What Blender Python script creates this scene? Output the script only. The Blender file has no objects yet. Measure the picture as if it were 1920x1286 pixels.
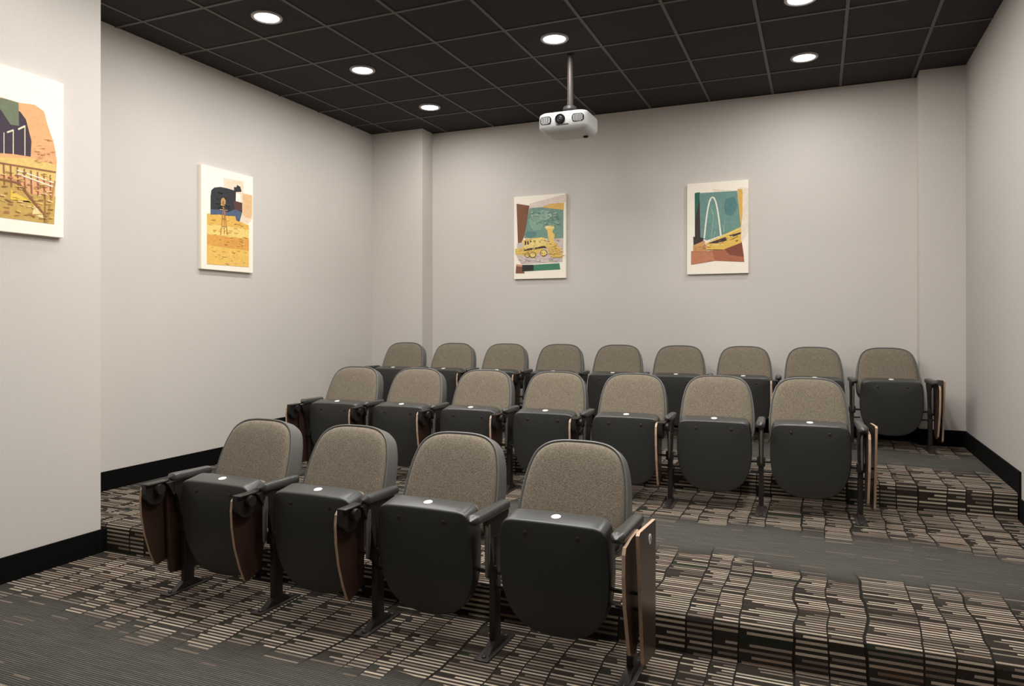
import bpy, bmesh, math, random
from mathutils import Vector, Matrix
random.seed(7)
col = bpy.context.scene.collection
PI = math.pi

# ------------------------------------------------------------------ materials
def lin(c):
    out = []
    for v in c[:3]:
        v /= 255.0
        out.append(v/12.92 if v <= 0.04045 else ((v+0.055)/1.055)**2.4)
    return (*out, 1.0)

class N:
    def __init__(s, name):
        s.m = bpy.data.materials.new(name); s.m.use_nodes = True
        s.t = s.m.node_tree; s.b = s.t.nodes['Principled BSDF']
    def n(s, typ, **kw):
        nd = s.t.nodes.new(typ)
        for k, v in kw.items(): setattr(nd, k, v)
        return nd
    def l(s, a, b): s.t.links.new(a, b)
    def math(s, op, a, b=None, c=None, clamp=False):
        nd = s.n('ShaderNodeMath', operation=op); nd.use_clamp = clamp
        for i, v in enumerate((a, b, c)):
            if v is None: continue
            if isinstance(v, (int, float)): nd.inputs[i].default_value = v
            else: s.l(v, nd.inputs[i])
        return nd.outputs[0]
    def mix(s, f, a, b):
        nd = s.n('ShaderNodeMix', data_type='RGBA')
        if isinstance(f, (int, float)): nd.inputs[0].default_value = f
        else: s.l(f, nd.inputs[0])
        for i, v in ((6, a), (7, b)):
            if isinstance(v, tuple): nd.inputs[i].default_value = v
            else: s.l(v, nd.inputs[i])
        return nd.outputs[2]
    def noise(s, vec, scale, detail=2, rough=.5):
        nd = s.n('ShaderNodeTexNoise'); nd.inputs['Scale'].default_value = scale
        nd.inputs['Detail'].default_value = detail; nd.inputs['Roughness'].default_value = rough
        if vec is not None: s.l(vec, nd.inputs['Vector'])
        return nd.outputs['Fac']
    def bump(s, h, strength, dist=.002):
        nd = s.n('ShaderNodeBump'); nd.inputs['Strength'].default_value = strength
        nd.inputs['Distance'].default_value = dist; s.l(h, nd.inputs['Height'])
        s.l(nd.outputs[0], s.b.inputs['Normal'])
    def map(s, vec, scale):
        nd = s.n('ShaderNodeMapping'); nd.inputs['Scale'].default_value = scale
        s.l(vec, nd.inputs['Vector']); return nd.outputs[0]

def simple(name, rgb, rough=.5, metal=0, var=.12, scale=30, emit=0, bump=0, coords='Object', spec=.5):
    k = N(name); c = lin(rgb)
    tc = k.n('ShaderNodeTexCoord').outputs[coords]
    f = k.noise(tc, scale, 3)
    d = tuple(v*(1-var) for v in c[:3])+(1,); e = tuple(min(1, v*(1+var)) for v in c[:3])+(1,)
    k.l(k.mix(f, d, e), k.b.inputs['Base Color'])
    k.b.inputs['Specular IOR Level'].default_value = spec
    k.b.inputs['Roughness'].default_value = rough; k.b.inputs['Metallic'].default_value = metal
    if bump: k.bump(f, bump)
    if emit:
        k.b.inputs['Emission Color'].default_value = (1, .985, .96, 1)
        k.b.inputs['Emission Strength'].default_value = emit
    return k.m

def wall_mat(m=1.0):
    k = N('wallcovering'); tc = k.n('ShaderNodeTexCoord').outputs['Object']
    a = k.noise(k.map(tc, (1, 1, .25)), 260, 2); b = k.noise(k.map(tc, (.3, .3, 1)), 260, 2)
    big = k.noise(tc, 1.3, 3)
    w = k.math('MULTIPLY', k.math('ADD', a, b), .5)
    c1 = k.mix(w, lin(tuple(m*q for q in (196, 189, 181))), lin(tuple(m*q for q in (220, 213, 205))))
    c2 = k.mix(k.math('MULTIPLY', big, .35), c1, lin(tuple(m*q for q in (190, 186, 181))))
    k.l(c2, k.b.inputs['Base Color']); k.b.inputs['Roughness'].default_value = .75
    k.b.inputs['Specular IOR Level'].default_value = .25
    k.bump(w, .25, .001)
    return k.m

def carpet_mat():
    k = N('striped_carpet'); g = k.n('ShaderNodeNewGeometry')
    sp = k.n('ShaderNodeSeparateXYZ'); k.l(g.outputs['Position'], sp.inputs[0])
    X, Y, Z = sp.outputs
    V = k.math('ADD', Y, Z)
    def comb(a, b, c=0.0):
        nd = k.n('ShaderNodeCombineXYZ')
        for i, v in enumerate((a, b, c)):
            if isinstance(v, (int, float)): nd.inputs[i].default_value = v
            else: k.l(v, nd.inputs[i])
        return nd.outputs[0]
    # wavy seams between the columns of dashes
    wob = k.noise(comb(k.math('MULTIPLY', X, 2.2), k.math('MULTIPLY', V, 3.2)), 1.0, 1)
    wob2 = k.noise(comb(k.math('MULTIPLY', X, 3.1), 4.0), 1.0, 0)
    U = k.math('ADD', k.math('MULTIPLY', X, 1/.148), k.math('ADD', k.math('MULTIPLY', wob, .36), k.math('MULTIPLY', wob2, 1.6)))
    ci = k.math('FLOOR', U); fu = k.math('FRACT', U)
    R = k.math('MULTIPLY', V, 1/.0255)
    ri = k.math('FLOOR', R); fr = k.math('FRACT', R)
    wn = k.n('ShaderNodeTexWhiteNoise', noise_dimensions='2D'); k.l(comb(ci, ri), wn.inputs['Vector'])
    rnd = wn.outputs['Value']
    sep = k.n('ShaderNodeSeparateColor'); k.l(wn.outputs['Color'], sep.inputs[0])
    wc = k.n('ShaderNodeTexWhiteNoise', noise_dimensions='1D'); k.l(ci, wc.inputs['W'])
    # bands of plain and dashed pile
    yy = k.math('ADD', Y, k.math('MULTIPLY', wc.outputs['Value'], .20))
    yy = k.math('ADD', yy, k.math('MULTIPLY', k.noise(comb(X, Y), .9, 1), .5))
    cs = k.math('COSINE', k.math('MULTIPLY', k.math('ADD', yy, .02), 2*PI/2.25))
    mr = k.n('ShaderNodeMapRange', interpolation_type='SMOOTHSTEP'); k.l(cs, mr.inputs[0])
    mr.inputs[1].default_value = .25; mr.inputs[2].default_value = .80
    plain = mr.outputs[0]
    ys = k.math('ADD', Y, k.math('ADD', k.math('MULTIPLY', k.noise(comb(X, Y), .9, 1), .5), .11))
    ms = k.n('ShaderNodeMapRange', interpolation_type='SMOOTHSTEP')
    k.l(k.math('COSINE', k.math('MULTIPLY', ys, 2*PI/2.25)), ms.inputs[0]); ms.inputs[1].default_value = .0; ms.inputs[2].default_value = .95
    ground_mask = ms.outputs[0]
    dens = k.math('ADD', k.math('MULTIPLY', k.math('SUBTRACT', 1.0, plain), .86), .05)
    # lengthwise partial dashes
    start = k.math('MULTIPLY', k.math('GREATER_THAN', sep.outputs[1], .6), k.math('MULTIPLY', sep.outputs[2], .5))
    on = k.math('LESS_THAN', rnd, dens)
    on = k.math('MULTIPLY', on, k.math('GREATER_THAN', fu, k.math('ADD', start, .06)))
    thr = k.math('MULTIPLY', k.math('GREATER_THAN', fr, .30), k.math('LESS_THAN', fr, .76))
    on = k.math('MULTIPLY', on, thr)
    # thread grain
    grain = k.noise(comb(k.math('MULTIPLY', X, 170), k.math('MULTIPLY', V, 330)), 1.0, 2)
    light = k.mix(sep.outputs[0], lin((104, 92, 82)), lin((200, 184, 164)))
    tint = k.noise(comb(k.math('MULTIPLY', ci, 3.7), k.math('MULTIPLY', ri, .31)), 1.0, 1)
    light = k.mix(k.math('MULTIPLY', k.math('GREATER_THAN', tint, .64), .28), light, lin((140, 92, 62)))
    dark = k.mix(tint, lin((36, 31, 28)), lin((62, 55, 48)))
    dark = k.mix(k.math('MULTIPLY', k.math('LESS_THAN', tint, .36), .5), dark, lin((40, 52, 40)))
    # plain ground: soft grey rows
    R2 = k.math('FRACT', k.math('MULTIPLY', V, 1/.0122))
    soft = k.noise(comb(k.math('MULTIPLY', X, 5), k.math('MULTIPLY', V, 90)), 1.0, 2)
    ground = k.mix(k.math('MULTIPLY', soft, k.math('GREATER_THAN', R2, .45)), lin((56, 55, 52)), lin((120, 117, 108)))
    base = k.mix(ground_mask, dark, ground)
    # seams stay dark outside the plain bands
    seam = k.math('MULTIPLY', k.math('LESS_THAN', fu, .05), k.math('SUBTRACT', 1.0, plain))
    base = k.mix(seam, base, lin((34, 31, 28)))
    c = k.mix(on, base, light)
    gm = k.n('ShaderNodeMix', data_type='RGBA', blend_type='MULTIPLY'); gm.inputs[0].default_value = 1
    k.l(c, gm.inputs[6])
    k.l(k.mix(grain, (.45, .45, .45, 1), (1.35, 1.35, 1.35, 1)), gm.inputs[7])
    k.l(gm.outputs[2], k.b.inputs['Base Color'])
    k.b.inputs['Roughness'].default_value = .95; k.b.inputs['Specular IOR Level'].default_value = .1
    k.bump(grain, .6, .003)
    return k.m

def fabric_mat():
    k = N('seat_fabric'); tc = k.n('ShaderNodeTexCoord').outputs['Object']
    a = k.noise(k.map(tc, (.35, 1, 1)), 330, 3, .7); b = k.noise(k.map(tc, (1, 1, .35)), 330, 3, .7)
    w = k.math('MULTIPLY', k.math('ADD', a, b), .5)
    mr = k.n('ShaderNodeMapRange'); k.l(w, mr.inputs[0]); mr.inputs[1].default_value = .36; mr.inputs[2].default_value = .64
    k.l(k.mix(mr.outputs[0], lin((74, 67, 56)), lin((150, 138, 120))), k.b.inputs['Base Color'])
    k.b.inputs['Roughness'].default_value = .9; k.b.inputs['Specular IOR Level'].default_value = .15
    k.b.inputs['Sheen Weight'].default_value = .15
    k.bump(mr.outputs[0], .5, .002)
    return k.m

def wood_mat():
    k = N('tablet_laminate'); tc = k.n('ShaderNodeTexCoord').outputs['Object']
    a = k.noise(k.map(tc, (1, 8, .7)), 14, 4)
    k.l(k.mix(a, lin((44, 30, 25)), lin((70, 49, 40))), k.b.inputs['Base Color'])
    k.b.inputs['Roughness'].default_value = .32
    return k.m

M = {}
M['wall'] = wall_mat(); M['wall_shaded'] = wall_mat(.88); M['carpet'] = carpet_mat(); M['fabric'] = fabric_mat(); M['wood'] = wood_mat()  # the darker wall copy holds the right wall's weaker light in its colour
M['dark_wall'] = simple('dark_front_wall', (50, 47, 45), .9)
M['ply'] = simple('plywood_edge', (186, 156, 130), .6, var=.2, scale=60)
M['tile'] = simple('ceiling_tile', (33, 29, 27), .9, var=.15, scale=90)
M['tbar'] = simple('ceiling_bar', (86, 80, 76), .6, var=.05)
M['base'] = simple('black_baseboard', (6, 6, 6), .8, spec=.12, var=.1)
M['shell'] = simple('dark_shell_plastic', (50, 50, 47), .38, var=.06, scale=200)
M['rim'] = simple('grey_rim_plastic', (98, 97, 94), .42, var=.06, scale=200)
M['lip_lit'] = simple('toplit_seat_lip', (66, 66, 63), .36, var=.06, scale=200)  # shell plastic made lighter, light from above painted into the colour
M['arm'] = simple('armrest_plastic', (66, 66, 64), .3, var=.06)
M['steel'] = simple('dark_steel', (50, 45, 43), .38, metal=.35, var=.08)
M['bar'] = simple('grey_bar', (112, 110, 104), .3, metal=.5, var=.06)
M['badge'] = simple('white_badge', (232, 230, 222), .3, var=.03)
M['mark'] = simple('dark_print', (60, 58, 56), .5)
M['lamp'] = simple('lamp_diffuser', (255, 255, 255), .4, emit=7)
M['trim'] = simple('lamp_trim', (176, 170, 168), .35, var=.04)
M['pjw'] = simple('projector_white', (190, 190, 189), .5, var=.03)
M['pjg'] = simple('projector_grey', (52, 52, 51), .45, var=.05)
M['pjd'] = simple('projector_dark', (14, 14, 14), .7, spec=.15, var=.05)
M['pole'] = simple('pole_metal', (66, 58, 54), .5, metal=.2, var=.05)
M['glass'] = simple('lens_glass', (40, 42, 48), .05, var=.05)
M['canvas'] = simple('canvas_white', (250, 240, 224), .8, var=.04, scale=12)

# ------------------------------------------------------------------ mesh helpers
def obj(name, bm, mats, parent=None, smooth=False, recalc=True):
    if recalc: bmesh.ops.recalc_face_normals(bm, faces=bm.faces[:])
    me = bpy.data.meshes.new(name); bm.to_mesh(me); bm.free()
    for m in (mats if isinstance(mats, (list, tuple)) else [mats]): me.materials.append(m)
    if smooth:
        for p in me.polygons: p.use_smooth = True
        try: me.set_sharp_from_angle(angle=math.radians(38))
        except Exception: pass
    o = bpy.data.objects.new(name, me); col.objects.link(o)
    if parent: o.parent = parent
    return o
def thing(name, label, cat, loc=(0, 0, 0), rz=0, group=None):
    o = bpy.data.objects.new(name, None); col.objects.link(o); o.empty_display_size = .1
    o.location = loc; o.rotation_euler = (0, 0, rz); o['label'] = label; o['category'] = cat
    if group: o['group'] = group
    return o
def struct(name, bm, mats, label=None):
    o = obj(name, bm, mats); o['kind'] = 'structure'
    if label: o['label'] = label
    return o
def box(bm, x0, x1, y0, y1, z0, z1, mi=0, bev=0):
    r = bmesh.ops.create_cube(bm, size=1)
    for v in r['verts']:
        v.co = Vector(((x0+x1)/2+v.co.x*(x1-x0), (y0+y1)/2+v.co.y*(y1-y0), (z0+z1)/2+v.co.z*(z1-z0)))
    fs = {f for v in r['verts'] for f in v.link_faces}
    for f in fs: f.material_index = mi
    if bev:
        es = list({e for v in r['verts'] for e in v.link_edges})
        q = bmesh.ops.bevel(bm, geom=es, offset=bev, segments=2, affect='EDGES', profile=.5)
        for f in q['faces']: f.material_index = mi
def loft(bm, loops, mi=0, cap0=True, cap1=True):
    """loops: lists of points of equal length, skinned in order"""
    L = [[bm.verts.new(p) for p in lp] for lp in loops]; n = len(L[0])
    for a, b in zip(L, L[1:]):
        for i in range(n):
            f = bm.faces.new((a[i], a[(i+1) % n], b[(i+1) % n], b[i])); f.material_index = mi
    for do, lp in ((cap0, L[0]), (cap1, L[-1])):
        if do:
            c = bm.verts.new(sum((v.co for v in lp), Vector())/n)
            for i in range(n):
                f = bm.faces.new((lp[i], lp[(i+1) % n], c)); f.material_index = mi
def cyl(bm, p0, p1, r, r1=None, seg=20, mi=0):
    p0, p1 = Vector(p0), Vector(p1); d = (p1-p0).normalized()
    a = d.orthogonal().normalized(); b = d.cross(a); r1 = r if r1 is None else r1
    loft(bm, [[p+(a*math.cos(t)+b*math.sin(t))*q for t in [2*PI*i/seg for i in range(seg)]] for p, q in ((p0, r), (p1, r1))], mi)
def lathe(bm, prof, c, seg=32, axis='z', mi=0):
    def pt(r, h, t):
        u, v = r*math.cos(t), r*math.sin(t)
        return (c[0]+u, c[1]+v, c[2]+h) if axis == 'z' else ((c[0]+u, c[1]+h, c[2]+v) if axis == 'y' else (c[0]+h, c[1]+u, c[2]+v))
    loft(bm, [[pt(r, h, 2*PI*i/seg) for i in range(seg)] for r, h in prof], mi)
def curve(pts, per=4, closed=True):
    """Catmull-Rom resample"""
    out = []; n = len(pts)
    for i in range(n if closed else n-1):
        p = [Vector(pts[(i+k) % n] if closed else pts[min(max(i+k, 0), n-1)]) for k in (-1, 0, 1, 2)]
        for j in range(per):
            t = j/per
            out.append(.5*((2*p[1])+(-p[0]+p[2])*t+(2*p[0]-5*p[1]+4*p[2]-p[3])*t*t+(-p[0]+3*p[1]-3*p[2]+p[3])*t**3))
    if not closed: out.append(Vector(pts[-1]))
    return out
def inset(pl, d):
    """offset a closed 2d outline inwards"""
    if d > .02:
        base = inset(pl, .02); c = sum(base, Vector((0, 0)))/len(base); k = 1-(d-.02)/.235
        return [c+(p-c)*k for p in base]
    n = len(pl); A = sum(pl[i].x*pl[(i+1) % n].y-pl[(i+1) % n].x*pl[i].y for i in range(n))
    s = 1 if A > 0 else -1; out = []
    for i in range(n):
        t = (pl[(i+1) % n]-pl[i-1]).normalized()
        out.append(pl[i]+Vector((-t.y, t.x))*d*s)
    return out
def extrude_x(bm, poly, x0, x1, mi=0, edge_mi=None):
    """poly in (y, z); flat sheet between x0 and x1, edge band in another material"""
    a = [bm.verts.new((x0, p[0], p[1])) for p in poly]; b = [bm.verts.new((x1, p[0], p[1])) for p in poly]
    n = len(poly)
    for lp in (a, b):
        f = bm.faces.new(lp); f.material_index = mi
    for i in range(n):
        f = bm.faces.new((a[i], a[(i+1) % n], b[(i+1) % n], b[i])); f.material_index = mi if edge_mi is None else edge_mi

# ------------------------------------------------------------------ room
ZC = 3.712                       # ceiling
L1, L2, L3 = 0.0, .17, .34       # floor of each tier
E1, E2 = -3.765, -1.39           # step edges
XL, XN, XR = .322, 1.14, 6.496   # recessed left wall, near left wall, right wall
YB, YP = .655, .43               # back wall, pilaster fronts
YN, YF = -3.80, -8.6             # end of near left wall, front wall

# stepped floor as a single rounded profile
prof = [(YF, 0), (E1-.012, 0), (E1, .002), (E1, L2-.022), (E1+.006, L2-.007), (E1+.022, L2), (E2-.012, L2), (E2, L2+.002), (E2, L3-.022), (E2+.006, L3-.007), (E2+.022, L3), (YB+.05, L3)]
bm = bmesh.new()
rows = [[bm.verts.new((x, y, z)) for y, z in prof] for x in (XL-.05, XR+.05)]
for i in range(len(prof)-1): bm.faces.new((rows[0][i], rows[1][i], rows[1][i+1], rows[0][i+1]))
low = [bm.verts.new((x, y, -.12)) for x, y in ((XL-.05, YF), (XR+.05, YF), (XR+.05, YB+.05), (XL-.05, YB+.05))]
bm.faces.new(low); bm.faces.new([rows[0][0], low[0], low[1], rows[1][0]]); bm.faces.new([rows[0][-1], rows[1][-1], low[2], low[3]])
for r, a, b in ((rows[0], low[0], low[3]), (rows[1], low[1], low[2])): bm.faces.new([*r, b, a])
fl = struct('floor', bm, M['carpet'], 'dark striped patterned carpet over three seating tiers')
T = .12
def wall(name, x0, x1, y0, y1):
    bm = bmesh.new(); box(bm, x0, x1, y0, y1, -.12, ZC+.1); return struct(name, bm, M['wall'])
wall('wall_back', XL-T, XR+T, YB, YB+T)
wall('wall_left', XL-T, XL, YN-.02, YB)
bm = bmesh.new(); box(bm, XL-T, XN, YF, YN, -.12, ZC+.1); struct('wall_near_left', bm, M['wall'])
wall('wall_right', XR, XR+T, YF-T, YB).data.materials[0] = M['wall_shaded']
wall('wall_front', XL-T, XR, YF-T, YF).data.materials[0] = M['dark_wall']
wall('wall_pilaster_left', XL, 1.02, YP-.02, YB)
wall('wall_pilaster_right', 6.137, XR, YP+.03, YB)

# ceiling: tiles and T-bars as one surface pattern
bm = bmesh.new()
box(bm, XL-T, XR+T, YF-T, YB+T, ZC+.004, ZC+.1, 0)
i = 0
x = .61
while x < XR:
    box(bm, x-.012, x+.012, YF, YB, ZC-.002, ZC+.006, 1); x += .61
y = 0.0
while y > YF:
    box(bm, XL, XR, y-.012, y+.012, ZC-.0025, ZC+.0055, 1); y -= .61
for a in ((XL, XR, YB-.02, YB),): box(bm, *a, ZC-.001, ZC+.0065, 0)
struct('ceiling', bm, [M['tile'], M['tbar']], 'black lay-in ceiling tiles in a grey grid')

# baseboards
BH, BT = .145, .012
def baseboard(name, boxes):
    bm = bmesh.new()
    for b in boxes: box(bm, *b, bev=.003)
    struct(name, bm, M['base'])
baseboard('baseboard_left', [(XL, XL+BT, YN, E2, L2-.01, L2+BH), (XL, XL+BT, E2-.01, YP-.02, L3-.01, L3+BH)])
baseboard('baseboard_near_left', [(XN, XN+BT, YF, E1+.002, -.01, BH)])
baseboard('baseboard_back', [(1.02, 6.137, YB-BT, YB, L3-.01, L3+BH), (XL, 1.02+BT, YP-.02-BT, YP-.02, L3-.01, L3+BH), (1.02, 1.02+BT, YP-.02, YB, L3-.01, L3+BH),
    (6.137-BT, XR, YP+.03-BT, YP+.03, L3-.01, L3+BH), (6.137-BT, 6.137, YP+.03, YB, L3-.01, L3+BH)])
baseboard('baseboard_right', [(XR-BT, XR, YF, E1, -.01, BH), (XR-BT, XR, E1, E2, L2-.01, L2+BH), (XR-BT, XR, E2-.04, YP+.03, L2-.01, L3+BH)])

# ------------------------------------------------------------------ downlights
POWER = {(1.525, -2.745): 20, (1.525, -1.525): 18, (1.525, -.305): 13, (3.355, -1.525): 12, (5.185, -.305): 14, (5.185, -1.525): 20,
    (3.355, -2.745): 10, (5.185, -2.745): 16, (1.83, -4.575): 5, (3.355, -4.575): 22, (5.185, -4.575): 26, (3.355, -6.71): 8, (5.185, -6.71): 8, (1.83, -6.71): 8}
def downlight(x, y, label):
    t = thing('recessed_downlight', label, 'ceiling light', (x, y, ZC), group='recessed ceiling downlights')
    bm = bmesh.new()
    lathe(bm, [(.088, .004), (.088, -.004), (.094, -.009), (.108, -.009), (.113, -.004), (.113, .004)], (0, 0, 0), 48)
    obj('trim_ring', bm, M['trim'], t, True)
    bm = bmesh.new(); lathe(bm, [(.089, 0), (.089, -.004), (.05, -.006)], (0, 0, 0), 40)
    obj('diffuser', bm, M['lamp'], t, True)
    d = bpy.data.lights.new('downlight_lamp', 'AREA'); d.shape = 'DISK'; d.size = .17; d.energy = POWER[(x, y)]; d.spread = math.radians(180)
    d.color = (1, .982, .958)
    o = bpy.data.objects.new('downlight_lamp', d); col.objects.link(o); o.location = (0, 0, -.014); o.parent = t
for x, y, lb in [(1.525, -2.745, 'round ceiling downlight nearest the near left wall, largest of the left line of three'),
    (1.525, -1.525, 'round ceiling downlight in the middle of the left line of three'),
    (1.525, -.305, 'small round ceiling downlight farthest back, closest to the left rear pilaster'),
    (3.355, -1.525, 'round ceiling downlight just in front of the projector pole'),
    (5.185, -.305, 'round ceiling downlight at the right, nearer the back wall'),
    (5.185, -1.525, 'round ceiling downlight cut by the top edge at the right')]:
    downlight(x, y, lb)
for k, (x, y) in enumerate([(3.355, -2.745), (5.185, -2.745), (1.83, -4.575), (3.355, -4.575), (5.185, -4.575), (3.355, -6.71), (5.185, -6.71), (1.83, -6.71)]):
    downlight(x, y, 'round ceiling downlight over the front of the room, above the view')

# ------------------------------------------------------------------ theatre seats
def sm(a, b, t): return a+(b-a)*t
# backrest outline in its own plane (x, t); t=0 top
BO = [(0, 0), (.09, -.004), (.155, -.022), (.203, -.062), (.230, -.125), (.245, -.20), (.254, -.29), (.256, -.38), (.240, -.455), (.19, -.49), (.08, -.50)]
BO = BO+[(-a, b) for a, b in BO[:0:-1]]
BP0 = Vector((0, .265, .895)); BDIR = Vector((0, -.165, -.455)).normalized(); BN = Vector((0, -BDIR.z, BDIR.y))  # BN points backwards/up?
if BN.y < 0: BN = -BN
def bpt(p, d): return BP0+Vector((p.x, 0, 0))-BDIR*p.y+BN*d
def bl(i, d, base=None):
    pl = [Vector(p) for p in curve(BO, 5)]
    return [bpt(p, d-.02*(p.x/.25)**2) for p in inset(pl, i)]
def backrest_bm():
    bm = bmesh.new()
    loft(bm, [bl(.030, .012), bl(.014, .004), bl(.006, -.001), bl(.001, .002), bl(0, .010), bl(.0, .085), bl(.004, .103), bl(.016, .118), bl(.04, .126), bl(.08, .131), bl(.13, .134)])
    return bm
def cushion_bm():
    bm = bmesh.new()
    loft(bm, [bl(.013, .012), bl(.0145, .000), bl(.019, -.009), bl(.028, -.017), bl(.045, -.023), bl(.075, -.028), bl(.12, -.031), bl(.17, -.032)])
    return bm
# seat folded up: outline (x, z)
SO = [(0, .632), (.12, .631), (.195, .627), (.225, .605), (.236, .56), (.243, .47), (.243, .38), (.230, .285), (.192, .20), (.135, .15), (.065, .128)]
SO = SO+[(0, .124)]+[(-a, b) for a, b in SO[:0:-1]]
def sl(i, d):
    pl = inset([Vector(p) for p in curve(SO, 5)], i)
    out = []
    for p in pl:
        k = min(1, max(0, (p.y-.12)/.50))
        out.append(Vector((p.x, .0-d*(.50+.50*k**.8), p.y-d*.17*k**3)))
    return out
def seat_bm():
    bm = bmesh.new()
    loft(bm, [sl(.012, .0), sl(.003, .003), sl(0, .012), sl(0, .108), sl(.0015, .1135), sl(.005, .1165), sl(.010, .1178), sl(.03, .120), sl(.06, .124), sl(.10, .128), sl(.15, .131), sl(.19, .132)])
    return bm
def seatpad_bm():
    bm = bmesh.new()
    loft(bm, [sl(.014, .002), sl(.016, -.015), sl(.03, -.045), sl(.08, -.06), sl(.15, -.065)])
    return bm
def leg_bm():
    bm = bmesh.new()
    box(bm, -.015, .015, -.032, .032, .006, .50, bev=.004)
    # flared upper stanchion
    pl = [(-.05, .40), (-.075, .50), (-.10, .560), (-.10, .588), (.125, .588), (.125, .57), (.07, .49), (.045, .36), (.03, .28), (-.032, .28)]
    extrude_x(bm, pl, -.012, .012)
    return bm
def pivot_bm():
    bm = bmesh.new()
    cyl(bm, (-.068, -.03, .345), (.068, -.03, .345), .009, seg=12)
    cyl(bm, (-.068, .0, .27), (.068, .0, .27), .007, seg=12)
    box(bm, -.026, .026, -.045, -.02, .315, .375, bev=.004)
    return bm
def foot_bm():
    bm = bmesh.new()
    pl = [(-.145, 0), (.145, 0), (.145, .006), (.09, .010), (.036, .045), (-.036, .045), (-.09, .010), (-.145, .006)]
    extrude_x(bm, pl, -.016, .016)
    box(bm, -.034, .034, -.15, .15, 0, .007, bev=.002)
    for s in (-1, 1): lathe(bm, [(.011, 0), (.011, .006), (.006, .010)], (s*0, s*.115, .006), 12)
    return bm
def armrest_bm(y0, y1):
    bm = bmesh.new(); n = 14; loops = []
    for k in range(n+1):
        t = k/n; y = sm(y0, y1, t)
        e = min(1, math.sqrt(max(0, 1-(1-min(1, (y-y0)/.03))**2))+.02, math.sqrt(max(0, 1-(1-min(1, (y1-y)/.03))**2))+.02) if 0 < t < 1 else .12
        w, h = .029*e*(1-.12*t), .021*e
        zc = .607+.006*(1-t)
        lp = []
        for a in range(20):
            an = 2*PI*a/20; c, s = math.cos(an), math.sin(an)
            lp.append((w*math.copysign(abs(c)**.6, c), y, zc+h*math.copysign(abs(s)**.7, s)))
        loops.append(lp)
    loft(bm, loops); return bm
def hinge_bm():
    bm = bmesh.new()
    pl = [(-.250, .594), (-.12, .594)]+[(-.185+.065*math.cos(a), .555+.070*math.sin(a)) for a in [-i*PI/10 for i in range(11)]]+[]
    extrude_x(bm, pl, -.050, -.020)
    box(bm, -.052, -.004, -.25, -.115, .592, .600, bev=.002)
    cyl(bm, (-.02, -.18, .565), (.012, -.18, .565), .026, seg=18)
    extrude_x(bm, [(-.14, .588), (-.03, .588), (.0, .55), (-.10, .52)], -.018, .010)
    return bm
def guard_bm():
    bm = bmesh.new(); loops = []
    for z, r in ((.578, .001), (.573, .008), (.56, .013), (.50, .014), (.42, .013), (.345, .010), (.335, .002)):
        loops.append([(.8*r*math.cos(a), -.085+(.58-z)*-.02+1.3*r*math.sin(a), z) for a in [2*PI*i/12 for i in range(12)]])
    loft(bm, loops); return bm
TP = [(-.175, .592), (-.225, .588), (-.243, .570), (-.248, .52), (-.243, .44), (-.225, .34), (-.190, .23), (-.160, .163), (-.148, .155), (-.085, .178), (-.045, .20), (-.035, .30), (-.035, .52), (-.05, .58)]
def tablet_bm(x):
    bm = bmesh.new(); pl = TP
    extrude_x(bm, pl, x-.007, x+.007, 0, 1); return bm
def tablet2_bm(x):
    bm = bmesh.new()
    extrude_x(bm, [(-.245, .560), (-.232, .585), (-.14, .598), (-.03, .602), (-.02, .30), (-.035, .16), (-.10, .125), (-.160, .150), (-.178, .19), (-.232, .36), (-.247, .48)], x-.007, x+.007, 0, 1); return bm
def endpanel_bm(x):
    bm = bmesh.new()
    extrude_x(bm, [(-.200, .625), (-.180, .634), (.088, .618), (.094, .60), (.090, .085), (.078, .07), (-.100, .095), (-.118, .11)], x-.007, x+.007, 0, 1); return bm
def endpanel2_bm(x):
    bm = bmesh.new()
    extrude_x(bm, [(-.12, .58), (.09, .58), (.094, .10), (.08, .085), (-.085, .10), (-.10, .12)], x-.006, x+.006, 0, 1); return bm
def badge_bm():
    bm = bmesh.new(); lathe(bm, [(.021, .0), (.021, .0015), (.0195, .0025)], (0, 0, 0), 24)
    return bm
def screw_bm():
    bm = bmesh.new(); lathe(bm, [(.009, 0), (.009, -.003), (.006, -.005)], (0, 0, 0), 16, axis='y'); return bm
def cup_bm():
    bm = bmesh.new(); box(bm, -.012, .012, -.016, .004, -.006, .006, bev=.002); return bm

def mk(name, bm, m, smooth=True):
    o = obj(name, bm, m, None, smooth); me = o.data; bpy.data.objects.remove(o); return me
ME = dict(backrest=mk('backrest', backrest_bm(), M['rim']), cushion=mk('cushion', cushion_bm(), M['fabric']),
    seat=mk('seat', seat_bm(), [M['shell'], M['lip_lit']]), pad=mk('seat_pad', seatpad_bm(), M['fabric']),
    leg=mk('leg', leg_bm(), M['steel']), pivot=mk('pivot_rod', pivot_bm(), M['steel']), foot=mk('foot_plate', foot_bm(), M['steel']),
    arm_s=mk('armrest', armrest_bm(-.125, .165), M['arm']), arm_l=mk('armrest_long', armrest_bm(-.245, .135), M['arm']),
    hinge=mk('hinge_bracket', hinge_bm(), M['steel']), guard=mk('guard_bar', guard_bm(), M['bar']),
    tablet=mk('tablet', tablet_bm(-.062), [M['wood'], M['ply']], False), tablet2=mk('writing_tablet', tablet2_bm(.018+.012), [M['wood'], M['ply']], False),
    endp=mk('end_panel', endpanel_bm(.072), [M['wood'], M['ply']], False), endp2=mk('end_panel_left', endpanel2_bm(-.030), [M['wood'], M['wood']], False),
    badge=mk('number_badge', badge_bm(), M['badge']), screw=mk('screw', screw_bm(), M['steel']))
for p in ME['seat'].polygons:
    if p.normal.z > .55: p.material_index = 1  # upward faces get the lighter tone as painted top light
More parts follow.
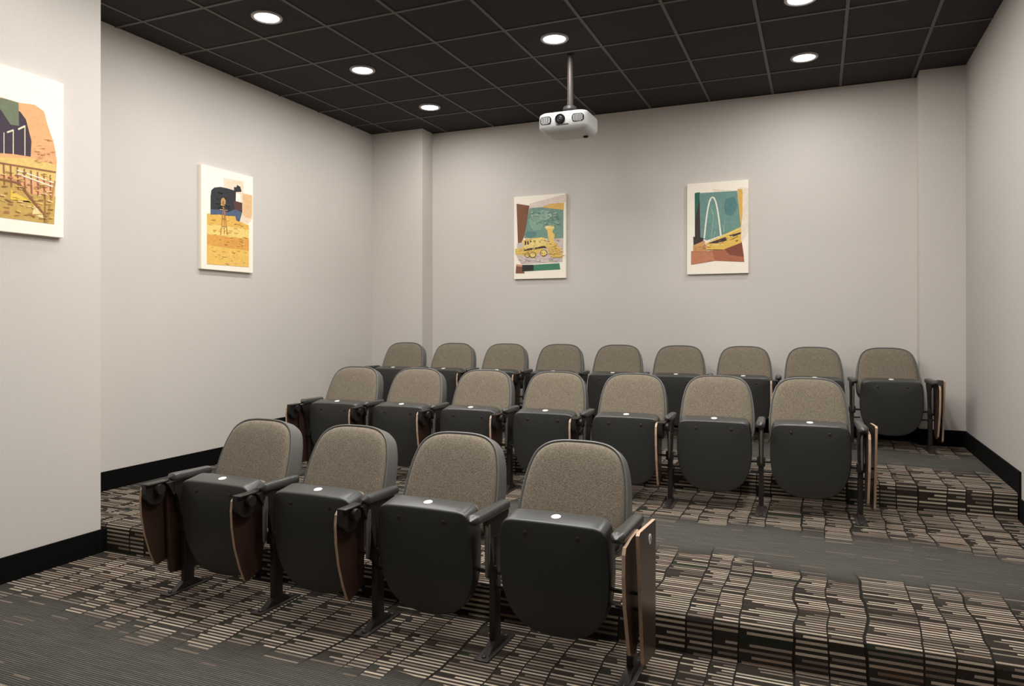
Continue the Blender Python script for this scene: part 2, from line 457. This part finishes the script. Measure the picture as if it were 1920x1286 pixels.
# row plate with a letter
def plate(letter):
    bm = bmesh.new(); lathe(bm, [(.021, 0), (.021, .002), (.019, .003)], (0, 0, 0), 28, axis='x')
    if letter == 'A':
        def st(p, q, w=.0022):
            p, q = Vector(p), Vector(q); d = (q-p).normalized(); nrm = Vector((-d.y, d.x))*w
            vs = [bm.verts.new((.0034, a.x, a.y)) for a in (p+nrm, q+nrm, q-nrm, p-nrm)]
            f = bm.faces.new(vs); f.material_index = 1
        st((-.008, -.011), (0, .012)); st((.008, -.011), (0, .012)); st((-.005, -.003), (.005, -.003), .0018)
    return mk('row_plate', bm, [M['badge'], M['mark']], False)
PL = {'A': plate('A'), '': plate('')}
def inst(name, me, parent, loc=(0, 0, 0), rot=(0, 0, 0), label=None):
    o = bpy.data.objects.new(name, me); col.objects.link(o); o.parent = parent; o.location = loc; o.rotation_euler = rot
    if label: o['label'] = label
    return o
def stanchion(t, x, arm, guard=True):
    lg = inst('leg', ME['leg'], t, (x, 0, 0)); inst('foot_plate', ME['foot'], lg)
    inst('pivot_rod', ME['pivot'], lg)
    inst('armrest', ME[arm], t, (x, 0, 0))
    if guard: inst('guard_bar', ME['guard'], t, (x+.004, 0, 0))
def make_chair(label, group, loc, rz, sz, P, first=False, last=False, letter=''):
    t = thing('theater_seat', label, 'theater seat', loc, rz, group); t.scale = (1, 1, sz); h = P/2
    s = inst('seat', ME['seat'], t); inst('seat_pad', ME['pad'], s, (0, .004, 0))
    inst('number_badge', ME['badge'], s, (0, -.058, .6225), rot=(.17, 0, 0), label='small round white seat number badge')
    for sx in (-1, 1): inst('screw', ME['screw'], s, (sx*.115, -.1195, .560))
    b = inst('backrest', ME['backrest'], t); inst('cushion', ME['cushion'], b)
    if not last:
        stanchion(t, -h, 'arm_s', not first)
        inst('hinge_bracket', ME['hinge'], t, (-h, 0, 0)); inst('tablet', ME['tablet'], t, (-h, 0, 0))
        if first: inst('end_panel', ME['endp2'], t, (-h, 0, 0))
    else:
        stanchion(t, -h, 'arm_l'); stanchion(t, h, 'arm_l')
        inst('tablet', ME['tablet2'], t, (h, 0, 0))
        e = inst('end_panel', ME['endp'], t, (h, 0, 0)); inst('row_plate', PL[letter], e, (.0792, -.02, .566), label='round white row plate')
    return t
ordw = ['leftmost', 'second', 'third', 'fourth', 'fifth', 'sixth', 'seventh', 'eighth', 'ninth']
def seat_row(n, Xr, P, Yr, tilt, z, sz, rowname, group, letter, lab):
    a = math.atan(tilt)
    for k in range(n):
        d = -(n-1-k)*P
        make_chair(lab(k, n), group, (Xr+d*math.cos(a), Yr+d*math.sin(a), z), a, sz, P, k == 0, k == n-1, letter)
def lab(row, tail):
    def f(k, n):
        if k == 0: return f'grey fabric theater seat, folded up, leftmost of the {row}, {tail[0]}'
        if k == n-1: return f'folded grey theater seat at the right end of the {row}, {tail[1]}'
        return f'grey fabric theater seat with folded seat, {ordw[k]} from the left in the {row}'
    return f
seat_row(4, 4.283, .6175, -4.044, -.008, L1, 1.012, 'front row', 'front row of four theater seats', 'A', lab('front row', ('near the left wall', 'beside the A plate')))
seat_row(7, 5.244, .603, -1.826, .043, L2, 1.0, 'middle row', 'middle row of seven theater seats', '', lab('middle row', ('on the middle tier', 'two wooden end panels')))
seat_row(9, 5.874, .610, .112, .052, L3, .98, 'back row', 'back row of nine theater seats', '', lab('back row', ('by the left pilaster', 'by the right pilaster')))

# ------------------------------------------------------------------ projector
def rrect(cx, cy, w, d, r, z, bow=0, n=6):
    pts = []
    for sx, sy, a0 in ((1, 1, 0), (-1, 1, PI/2), (-1, -1, PI), (1, -1, 3*PI/2)):
        for i in range(n+1):
            a = a0+PI/2*i/n
            pts.append([cx+sx*(w/2-r)+r*math.cos(a), cy+sy*(d/2-r)+r*math.sin(a), z])
    return pts
pj = thing('projector', 'white ceiling-mounted video projector hanging on a metal pole', 'projector', (3.345, -1.14, 3.11))
bm = bmesh.new()
def rr(w, d, z, r=.055, cy=0):
    pts = rrect(0, cy, w, d, r, z)
    return [(x, y-(.018*(1-(x/(w/2))**2) if y < cy-d*.3 else 0), z) for x, y, z in pts]
loft(bm, [rr(.27, .20, -.082, .05, .02), rr(.33, .26, -.077, .05, .015), rr(.39, .31, -.062, .05, .008), rr(.424, .34, -.044), rr(.432, .35, -.034), rr(.432, .35, .050), rr(.425, .343, .068), rr(.395, .315, .080), rr(.33, .26, .085)])
obj('body', bm, M['pjw'], pj, True)
def fy(x): return -.175-.018*(1-(x/.216)**2)
for sx in (-1, 1):
    bm = bmesh.new()
    cx = sx*.140; pl = rrect(cx, .013, .098, .068, .026, 0)
    loft(bm, [[(p[0], fy(p[0])+.012, p[1]) for p in pl], [(p[0], fy(p[0])-.0015, p[1]) for p in pl]])
    v = obj('air_vent', bm, M['pjd'], pj, True)
    for i in range(7):
        x = cx-.036+i*.012; hh = .030 if 0 < i < 6 else .022
        bm = bmesh.new(); box(bm, x-.0022, x+.0022, fy(x)-.0045, fy(x)+.004, .013-hh, .013+hh)
        obj('slat', bm, M['pjw'], v)
bm = bmesh.new(); lathe(bm, [(.042, .014), (.042, -.004), (.038, -.010), (.031, -.010), (.028, .000)], (-.012, fy(-.012), .014), 32, 'y')
ln = obj('lens', bm, M['pjd'], pj, True)
bm = bmesh.new(); lathe(bm, [(.024, .008), (.024, -.007), (.020, -.009), (.017, -.004)], (-.012, fy(0), .014), 32, 'y'); obj('lens_ring', bm, M['pjg'], ln, True)
bm = bmesh.new(); lathe(bm, [(.017, .0), (.015, -.006), (.008, -.010)], (-.012, fy(0), .014), 24, 'y'); obj('lens_glass', bm, M['glass'], ln, True)
bm = bmesh.new(); box(bm, -.045, .060, fy(0)-.001, fy(0)+.01, -.034, -.028, bev=.001); obj('name_strip', bm, M['pjg'], pj)
bm = bmesh.new(); lathe(bm, [(.020, .006), (.020, -.010), (.015, -.014)], (.13, .07, -.080), 20); obj('foot', bm, M['pjd'], pj, True)
bm = bmesh.new()
lathe(bm, [(.034, .170), (.056, .158), (.060, .135), (.040, .118), (.030, .112)], (.012, 0, 0), 24)
box(bm, -.075, .060, -.05, .05, .096, .106, bev=.003)
for s in (-1, 1): box(bm, .012+s*.04-.006, .012+s*.04+.006, -.02, .02, .100, .125, bev=.002)
box(bm, -.05, .05, -.012, .012, .082, .100)
obj('mount_bracket', bm, M['pjg'], pj, True)
bm = bmesh.new(); cyl(bm, (.015, 0, .16), (.015, 0, ZC-3.11-.003), .026, seg=28)
lathe(bm, [(.030, 0), (.030, -.010), (.026, -.012)], (.015, 0, ZC-3.11-.002), 28)
obj('pole', bm, M['pole'], pj, True)

# ------------------------------------------------------------------ canvas art
def cmat(rgb, var=.22, sc=45):
    key = 'ink_%d_%d_%d' % rgb
    if key not in M: M[key] = simple(key, rgb, .75, var=var, scale=sc)
    return M[key]
def artwork(name, label, origin, ux, nrm, w, h, depth, corners, shapes):
    """origin: lower-left of face on the wall; corners TL,TR,BR,BL of the sketch; shapes: (rgb, pts)"""
    t = thing(name, label, 'painting', origin); t['group'] = 'canvas art prints on the walls'
    ux, nrm, up = Vector(ux), Vector(nrm), Vector((0, 0, 1))
    def P(u, v, d): return ux*u+up*v+nrm*d
    bm = bmesh.new()
    lo = [[P(a*w, b*h, d) for a, b in ((0, 0), (1, 0), (1, 1), (0, 1))] for d in (0.0, depth)]
    L = [[bm.verts.new(p) for p in q] for q in lo]
    for q in L: bm.faces.new(q)
    for i in range(4): bm.faces.new((L[0][i], L[0][(i+1) % 4], L[1][(i+1) % 4], L[1][i]))
    bmesh.ops.recalc_face_normals(bm, faces=bm.faces[:])
    bmesh.ops.bevel(bm, geom=bm.edges[:], offset=.002, segments=2, affect='EDGES')
    obj('canvas', bm, M['canvas'], t)
    TL, TR, BR, BL = corners
    def uv(x, y):
        u = (x-TL[0])/(TR[0]-TL[0]); tp = sm(TL[1], TR[1], u); bt = sm(BL[1], BR[1], u)
        return u*w, (1-(y-tp)/(bt-tp))*h
    bm = bmesh.new(); mats = []; d = depth+.0008
    for rgb, pts in shapes:
        m = cmat(rgb)
        if m not in mats: mats.append(m)
        vs = [bm.verts.new(P(*[min(max(q, 0.001), lim-.001) for q, lim in zip(uv(*p), (w, h))], d)) for p in pts]
        f = bm.faces.new(vs); f.material_index = mats.index(m); f.normal_update()
        if f.normal.dot(nrm) < 0: f.normal_flip()
        d += .00006 if len(pts) == 4 else .00025
    o = obj('print', bm, mats, t, recalc=False)
    return t
def line(p, q, wd):
    d = (Vector(q)-Vector(p)).normalized(); n = Vector((-d.y, d.x))*wd/2
    return [tuple(Vector(p)+n), tuple(Vector(q)+n), tuple(Vector(q)-n), tuple(Vector(p)-n)]
def blobs(cx, cy, rx, ry, n=12, j=.15, seed=1):
    r = random.Random(seed)
    return [(cx+rx*math.cos(a)*(1+r.uniform(-j, j)), cy+ry*math.sin(a)*(1+r.uniform(-j, j))) for a in [2*PI*i/n for i in range(n)]]

def flecks(x0, x1, y0, y1, cols, n, seed, ln=30, wd=7, slope=0.0):
    r = random.Random(seed); out = []
    for _ in range(n):
        x, y = r.uniform(x0, x1), r.uniform(y0, y1); l = r.uniform(.4, 1.2)*ln; a = slope+r.uniform(-.25, .25)
        out.append((r.choice(cols), line((x, y+slope*(x-x0)), (x+l*math.cos(a), y+slope*(x-x0)+l*math.sin(a)), wd*r.uniform(.4, 1.1))))
    return out
# windmill over golden field
S = [((238, 214, 188), [(330, 230), (530, 260), (530, 380), (620, 400), (620, 640), (580, 690), (500, 670), (500, 390), (330, 340)]),
     ((226, 184, 136), [(520, 380), (620, 400), (620, 600), (590, 640), (520, 600)]),
     ((224, 178, 84), [(172, 590), (300, 600), (440, 615), (500, 670), (585, 705), (585, 1130), (172, 1098)]),
     ((240, 206, 120), [(172, 700), (330, 712), (585, 750), (585, 840), (172, 795)]),
     ((222, 160, 74), [(172, 800), (585, 850), (585, 960), (400, 935), (172, 905)]),
     ((236, 190, 96), [(172, 905), (585, 965), (585, 1128), (172, 1098)]),
     ((44, 44, 48), [(205, 420), (212, 355), (240, 328), (300, 320), (360, 332), (432, 352), (430, 318), (455, 320), (462, 296), (495, 315), (508, 365), (450, 368), (448, 460), (515, 478), (515, 570), (495, 640), (480, 668), (452, 650), (445, 612), (360, 608), (300, 598), (204, 600)]),
     ((78, 92, 118), [(204, 545), (300, 552), (370, 575), (445, 540), (510, 575), (490, 664), (452, 650), (445, 612), (300, 598), (204, 600)]),
     ((88, 52, 46), [(420, 462), (515, 478), (512, 560), (440, 545)]),
     ((196, 150, 92), blobs(324, 480, 24, 54, 14, .08, 3)),
     ((150, 104, 66), blobs(324, 480, 9, 24, 10, .05, 4)),
     ((176, 116, 70), line((325, 535), (300, 805), 7)), ((176, 116, 70), line((335, 535), (366, 805), 7)),
     ((176, 116, 70), line((333, 535), (334, 790), 6)), ((150, 90, 60), line((312, 640), (352, 648), 6)),
     ((150, 90, 60), line((306, 715), (360, 722), 6)), ((214, 190, 150), line((290, 545), (365, 556), 5))]
S += flecks(180, 545, 620, 1075, [(214, 156, 66), (244, 208, 120), (230, 176, 84), (206, 150, 84)], 70, 5, 34, 8, .09)
S += flecks(215, 400, 350, 540, [(58, 58, 62), (34, 34, 38)], 14, 6, 40, 12, .1)
artwork('canvas_picture', 'canvas print of a windmill over a golden field on the left wall', (XL, -2.250, 1.910), (0, 1, 0), (1, 0, 0), .625, .912, .034,
        ((120, 95), (630, 215), (625, 1190), (120, 1145)), S)
# bridge and street lamps
S = [((226, 168, 116), [(-180, 240), (0, 250), (120, 292), (210, 308), (272, 355), (298, 450), (338, 560), (358, 670), (350, 800), (340, 1075), (0, 1030), (-180, 1010)]),
     ((222, 190, 112), [(-180, 620), (0, 640), (200, 650), (350, 700), (345, 800), (-180, 720)]),
     ((196, 160, 84), [(-180, 760), (60, 780), (200, 880), (350, 900), (338, 1075), (0, 1030), (-180, 1010)]),
     ((60, 44, 58), [(-180, 260), (0, 270), (120, 350), (155, 400), (190, 540), (185, 640), (80, 620), (-180, 600)]),
     ((108, 118, 92), [(-180, 250), (10, 256), (108, 290), (112, 440), (60, 430), (0, 330), (-180, 300)]),
     ((240, 220, 186), line((148, 440), (148, 632), 6)), ((240, 220, 186), line((76, 465), (76, 625), 6)), ((240, 220, 186), line((20, 480), (20, 620), 5)),
     ((240, 220, 186), line((106, 462), (150, 442), 12)), ((240, 220, 186), line((38, 480), (78, 466), 11)),
     ((232, 196, 70), [(60, 850), (190, 935), (190, 925), (60, 915)]), ((236, 214, 150), [(205, 950), (270, 1010), (262, 1035), (195, 1010)])]
for i in range(12):
    S.append(((150, 92, 62), line((-150+i*42, 640+i*11), (-145+i*42, 760+i*15), 9)))
S += [((240, 226, 196), line((100, 725), (345, 815), 8)), ((240, 226, 196), line((100, 748), (345, 842), 8)),
      ((150, 92, 62), line((-170, 645), (350, 745), 9)), ((138, 88, 56), line((-170, 745), (120, 810), 12)), ((138, 88, 56), line((110, 810), (285, 1030), 14)),
      ((176, 138, 66), line((345, 800), (290, 1060), 12)), ((150, 112, 60), line((280, 860), (275, 1060), 9))]
S += flecks(-160, 320, 700, 990, [(150, 112, 60), (214, 178, 92), (176, 120, 76), (228, 196, 130)], 90, 8, 34, 9, .12)
S += flecks(200, 330, 520, 680, [(204, 150, 100), (236, 186, 130)], 20, 9, 30, 8, .1)
artwork('canvas_picture', 'large canvas print of a bridge railing with street lamps on the near left wall', (XN, -4.665, 1.946), (0, 1, 0), (1, 0, 0), .60, .916, .034,
        ((-270, -70), (406, 190), (395, 1162), (-270, 1090)), S)
# steam locomotive
S = [((226, 208, 196), [(290, 215), (740, 95), (738, 200), (430, 260), (285, 270)]),
     ((224, 180, 98), [(430, 262), (560, 215), (720, 205), (718, 295), (560, 278)]),
     ((118, 150, 134), [(290, 272), (430, 260), (712, 295), (712, 660), (220, 650), (240, 500)]),
     ((136, 170, 150), blobs(370, 430, 90, 120, 14, .25, 5)), ((150, 176, 156), blobs(480, 360, 80, 60, 14, .25, 6)), ((92, 134, 130), blobs(300, 600, 80, 40, 12, .2, 7)),
     ((206, 214, 196), blobs(545, 365, 22, 24, 12, .1, 8)),
     ((128, 84, 56), [(122, 214), (288, 240), (262, 400), (222, 620), (185, 710), (140, 715)]),
     ((206, 190, 184), [(130, 715), (300, 680), (712, 650), (700, 950), (520, 960), (180, 975), (125, 880)]),
     ((200, 152, 130), [(118, 975), (200, 985), (228, 1092), (110, 1092)]), ((128, 84, 60), [(118, 1000), (195, 1010), (225, 1092), (112, 1092)]),
     ((66, 128, 98), [(196, 985), (340, 985), (662, 968), (674, 1046), (200, 1068)]), ((40, 44, 34), [(196, 985), (340, 985), (342, 1058), (195, 1068)]),
     ((226, 192, 104), [(105, 785), (210, 765), (190, 680), (320, 650), (480, 640), (505, 700), (610, 700), (690, 800), (705, 905), (560, 900), (500, 760), (370, 870), (110, 860)]),
     ((238, 210, 130), [(195, 690), (440, 640), (500, 700), (490, 745), (225, 790)]),
     ((74, 58, 48), [(214, 790), (480, 748), (505, 770), (220, 812)]), ((74, 58, 48), [(228, 690), (248, 686), (248, 735), (228, 738)]), ((74, 58, 48), [(262, 684), (278, 680), (278, 730), (262, 735)]),
     ((74, 58, 48), blobs(303, 690, 11, 13, 10, .05, 2)),
     ((232, 196, 112), [(515, 560), (480, 515), (500, 495), (590, 490), (606, 520), (575, 570), (608, 610), (600, 650), (585, 760), (530, 760), (525, 650)]),
     ((244, 218, 148), blobs(543, 515, 60, 18, 14, .05, 9)),
     ((110, 84, 50), blobs(330, 862, 44, 40, 14, .05, 10)), ((236, 206, 120), blobs(330, 860, 34, 31, 14, .05, 11)),
     ((110, 84, 50), blobs(468, 838, 48, 44, 14, .05, 12)), ((236, 206, 120), blobs(468, 838, 38, 35, 14, .05, 13)),
     ((110, 84, 50), blobs(262, 862, 34, 34, 14, .05, 14)), ((236, 206, 120), blobs(262, 862, 26, 26, 14, .05, 15)),
     ((206, 160, 84), line((560, 770), (620, 900), 7)), ((206, 160, 84), line((600, 770), (680, 900), 7)), ((206, 160, 84), line((530, 780), (570, 900), 7))]
S += flecks(205, 640, 660, 900, [(110, 84, 50), (244, 222, 150), (206, 160, 84), (176, 132, 74), (236, 206, 120)], 90, 11, 30, 7, .0)
S += flecks(140, 640, 905, 950, [(224, 214, 208), (176, 160, 160), (206, 190, 184)], 30, 12, 40, 10)
S += flecks(540, 690, 780, 890, [(244, 222, 150), (214, 170, 92), (236, 206, 120)], 34, 16, 40, 9)
S += flecks(120, 240, 780, 850, [(206, 176, 90), (240, 214, 130)], 14, 17, 40, 9)
S += flecks(300, 640, 300, 500, [(150, 180, 160), (92, 134, 124), (176, 196, 176)], 40, 13, 40, 12)
artwork('canvas_picture', 'canvas print of a yellow steam locomotive on teal, left one on the back wall', (2.098, YB, 1.934), (1, 0, 0), (0, -1, 0), .624, .938, .034,
        ((88, 130), (742, 85), (738, 1155), (88, 1165)), S)
# white arch bridge
arch = []
for i in range(25):
    a = i/24; x = 297+200*a; arch.append((x, 285+(490 if a < .5 else 465)*abs(2*a-1)**2.2))
S = [((238, 222, 202), [(400, 185), (690, 210), (720, 170), (825, 180), (822, 700), (745, 830), (735, 630), (400, 300)]),
     ((110, 146, 138), [(245, 232), (690, 212), (735, 640), (560, 720), (330, 800), (250, 770)]),
     ((112, 154, 142), blobs(420, 520, 80, 150, 14, .2, 21)), ((84, 128, 124), blobs(610, 400, 70, 120, 14, .2, 22)),
     ((226, 176, 86), [(692, 190), (752, 195), (752, 500), (738, 640), (728, 600)]),
     ((40, 100, 78), [(180, 232), (243, 222), (243, 420), (182, 560)]), ((64, 46, 44), [(243, 300), (250, 850), (182, 800), (182, 560)]),
     ((58, 48, 42), [(162, 755), (285, 770), (285, 830), (250, 855), (165, 860)]),
     ((206, 154, 98), [(160, 860), (300, 800), (330, 930), (160, 930)]),
     ((172, 104, 74), [(135, 928), (330, 930), (560, 900), (745, 820), (775, 1060), (430, 1045), (135, 1092)]),
     ((132, 72, 52), [(540, 905), (745, 825), (770, 1000), (600, 975)]),
     ((192, 126, 92), [(135, 935), (400, 940), (420, 1040), (135, 1090)]),
     ((228, 186, 88), [(320, 830), (735, 640), (738, 830), (520, 915), (320, 915)]),
     ((58, 46, 62), [(345, 832), (555, 762), (570, 800), (480, 835), (330, 838)]), ((58, 46, 62), [(590, 745), (735, 705), (735, 725), (640, 760)]),
     ((240, 214, 130), line((325, 835), (735, 660), 14)), ((240, 214, 130), line((330, 860), (520, 850), 14)), ((70, 50, 30), line((325, 915), (520, 912), 6))]
for p, q in zip(arch, arch[1:]): S.append(((238, 236, 216), line(p, q, 19)))
S += [((180, 196, 176), line((380, 420), (410, 510), 7)), ((180, 196, 176), line((410, 510), (385, 780), 5)), ((180, 196, 176), line((428, 690), (412, 780), 5)), ((180, 196, 176), line((542, 570), (535, 720), 5)), ((180, 196, 176), line((518, 610), (535, 700), 4))]
S += flecks(325, 700, 790, 890, [(246, 216, 130), (176, 124, 60), (84, 60, 40)], 26, 14, 34, 6, -.15)
S += flecks(170, 300, 860, 915, [(180, 120, 74), (222, 174, 116)], 14, 15, 30, 7)
artwork('canvas_picture', 'canvas print of a white arch bridge on teal, right one on the back wall', (4.045, YB, 1.938), (1, 0, 0), (0, -1, 0), .606, .937, .034,
        ((85, 122), (822, 80), (822, 1192), (85, 1208)), S)

# ------------------------------------------------------------------ light, world, camera
w = bpy.data.worlds.new('world'); bpy.context.scene.world = w; w.use_nodes = True
w.node_tree.nodes['Background'].inputs[0].default_value = (.5, .5, .5, 1); w.node_tree.nodes['Background'].inputs[1].default_value = .0
def area(name, loc, rot, sx, sy, e, c=(1, .97, .93)):
    d = bpy.data.lights.new(name, 'AREA'); d.shape = 'RECTANGLE'; d.size = sx; d.size_y = sy; d.energy = e; d.color = c
    o = bpy.data.objects.new(name, d); col.objects.link(o); o.location = loc; o.rotation_euler = rot
area('added_ceiling_fill', (2.9, -3.66, ZC-.04), (0, 0, 0), 1.2, 1.2, 48)  # soft fill added under the ceiling to brighten the walls, no fixture
area('added_ceiling_fill', (4.6, -3.66, ZC-.04), (0, 0, 0), 1.2, 1.2, 48)  # second added fill, also without a fixture
area('added_front_fill', (3.9, -7.8, 2.6), (math.radians(78), 0, 0), 3.5, 1.6, 2)  # weak unseen fill added toward the front of the room

cam = bpy.data.cameras.new('camera'); co = bpy.data.objects.new('camera', cam); col.objects.link(co)
cam.sensor_fit = 'HORIZONTAL'; cam.sensor_width = 36; cam.lens = 1351.15/1920*36; cam.shift_y = -(643-602.9)/1920
cam.clip_start = .02
co.location = (5.297, -6.961, 1.45); co.rotation_euler = (PI/2, 0, .402)
bpy.context.scene.camera = co
vs = bpy.context.scene.view_settings; vs.view_transform = 'Standard'; vs.look = 'None'; vs.exposure = .14
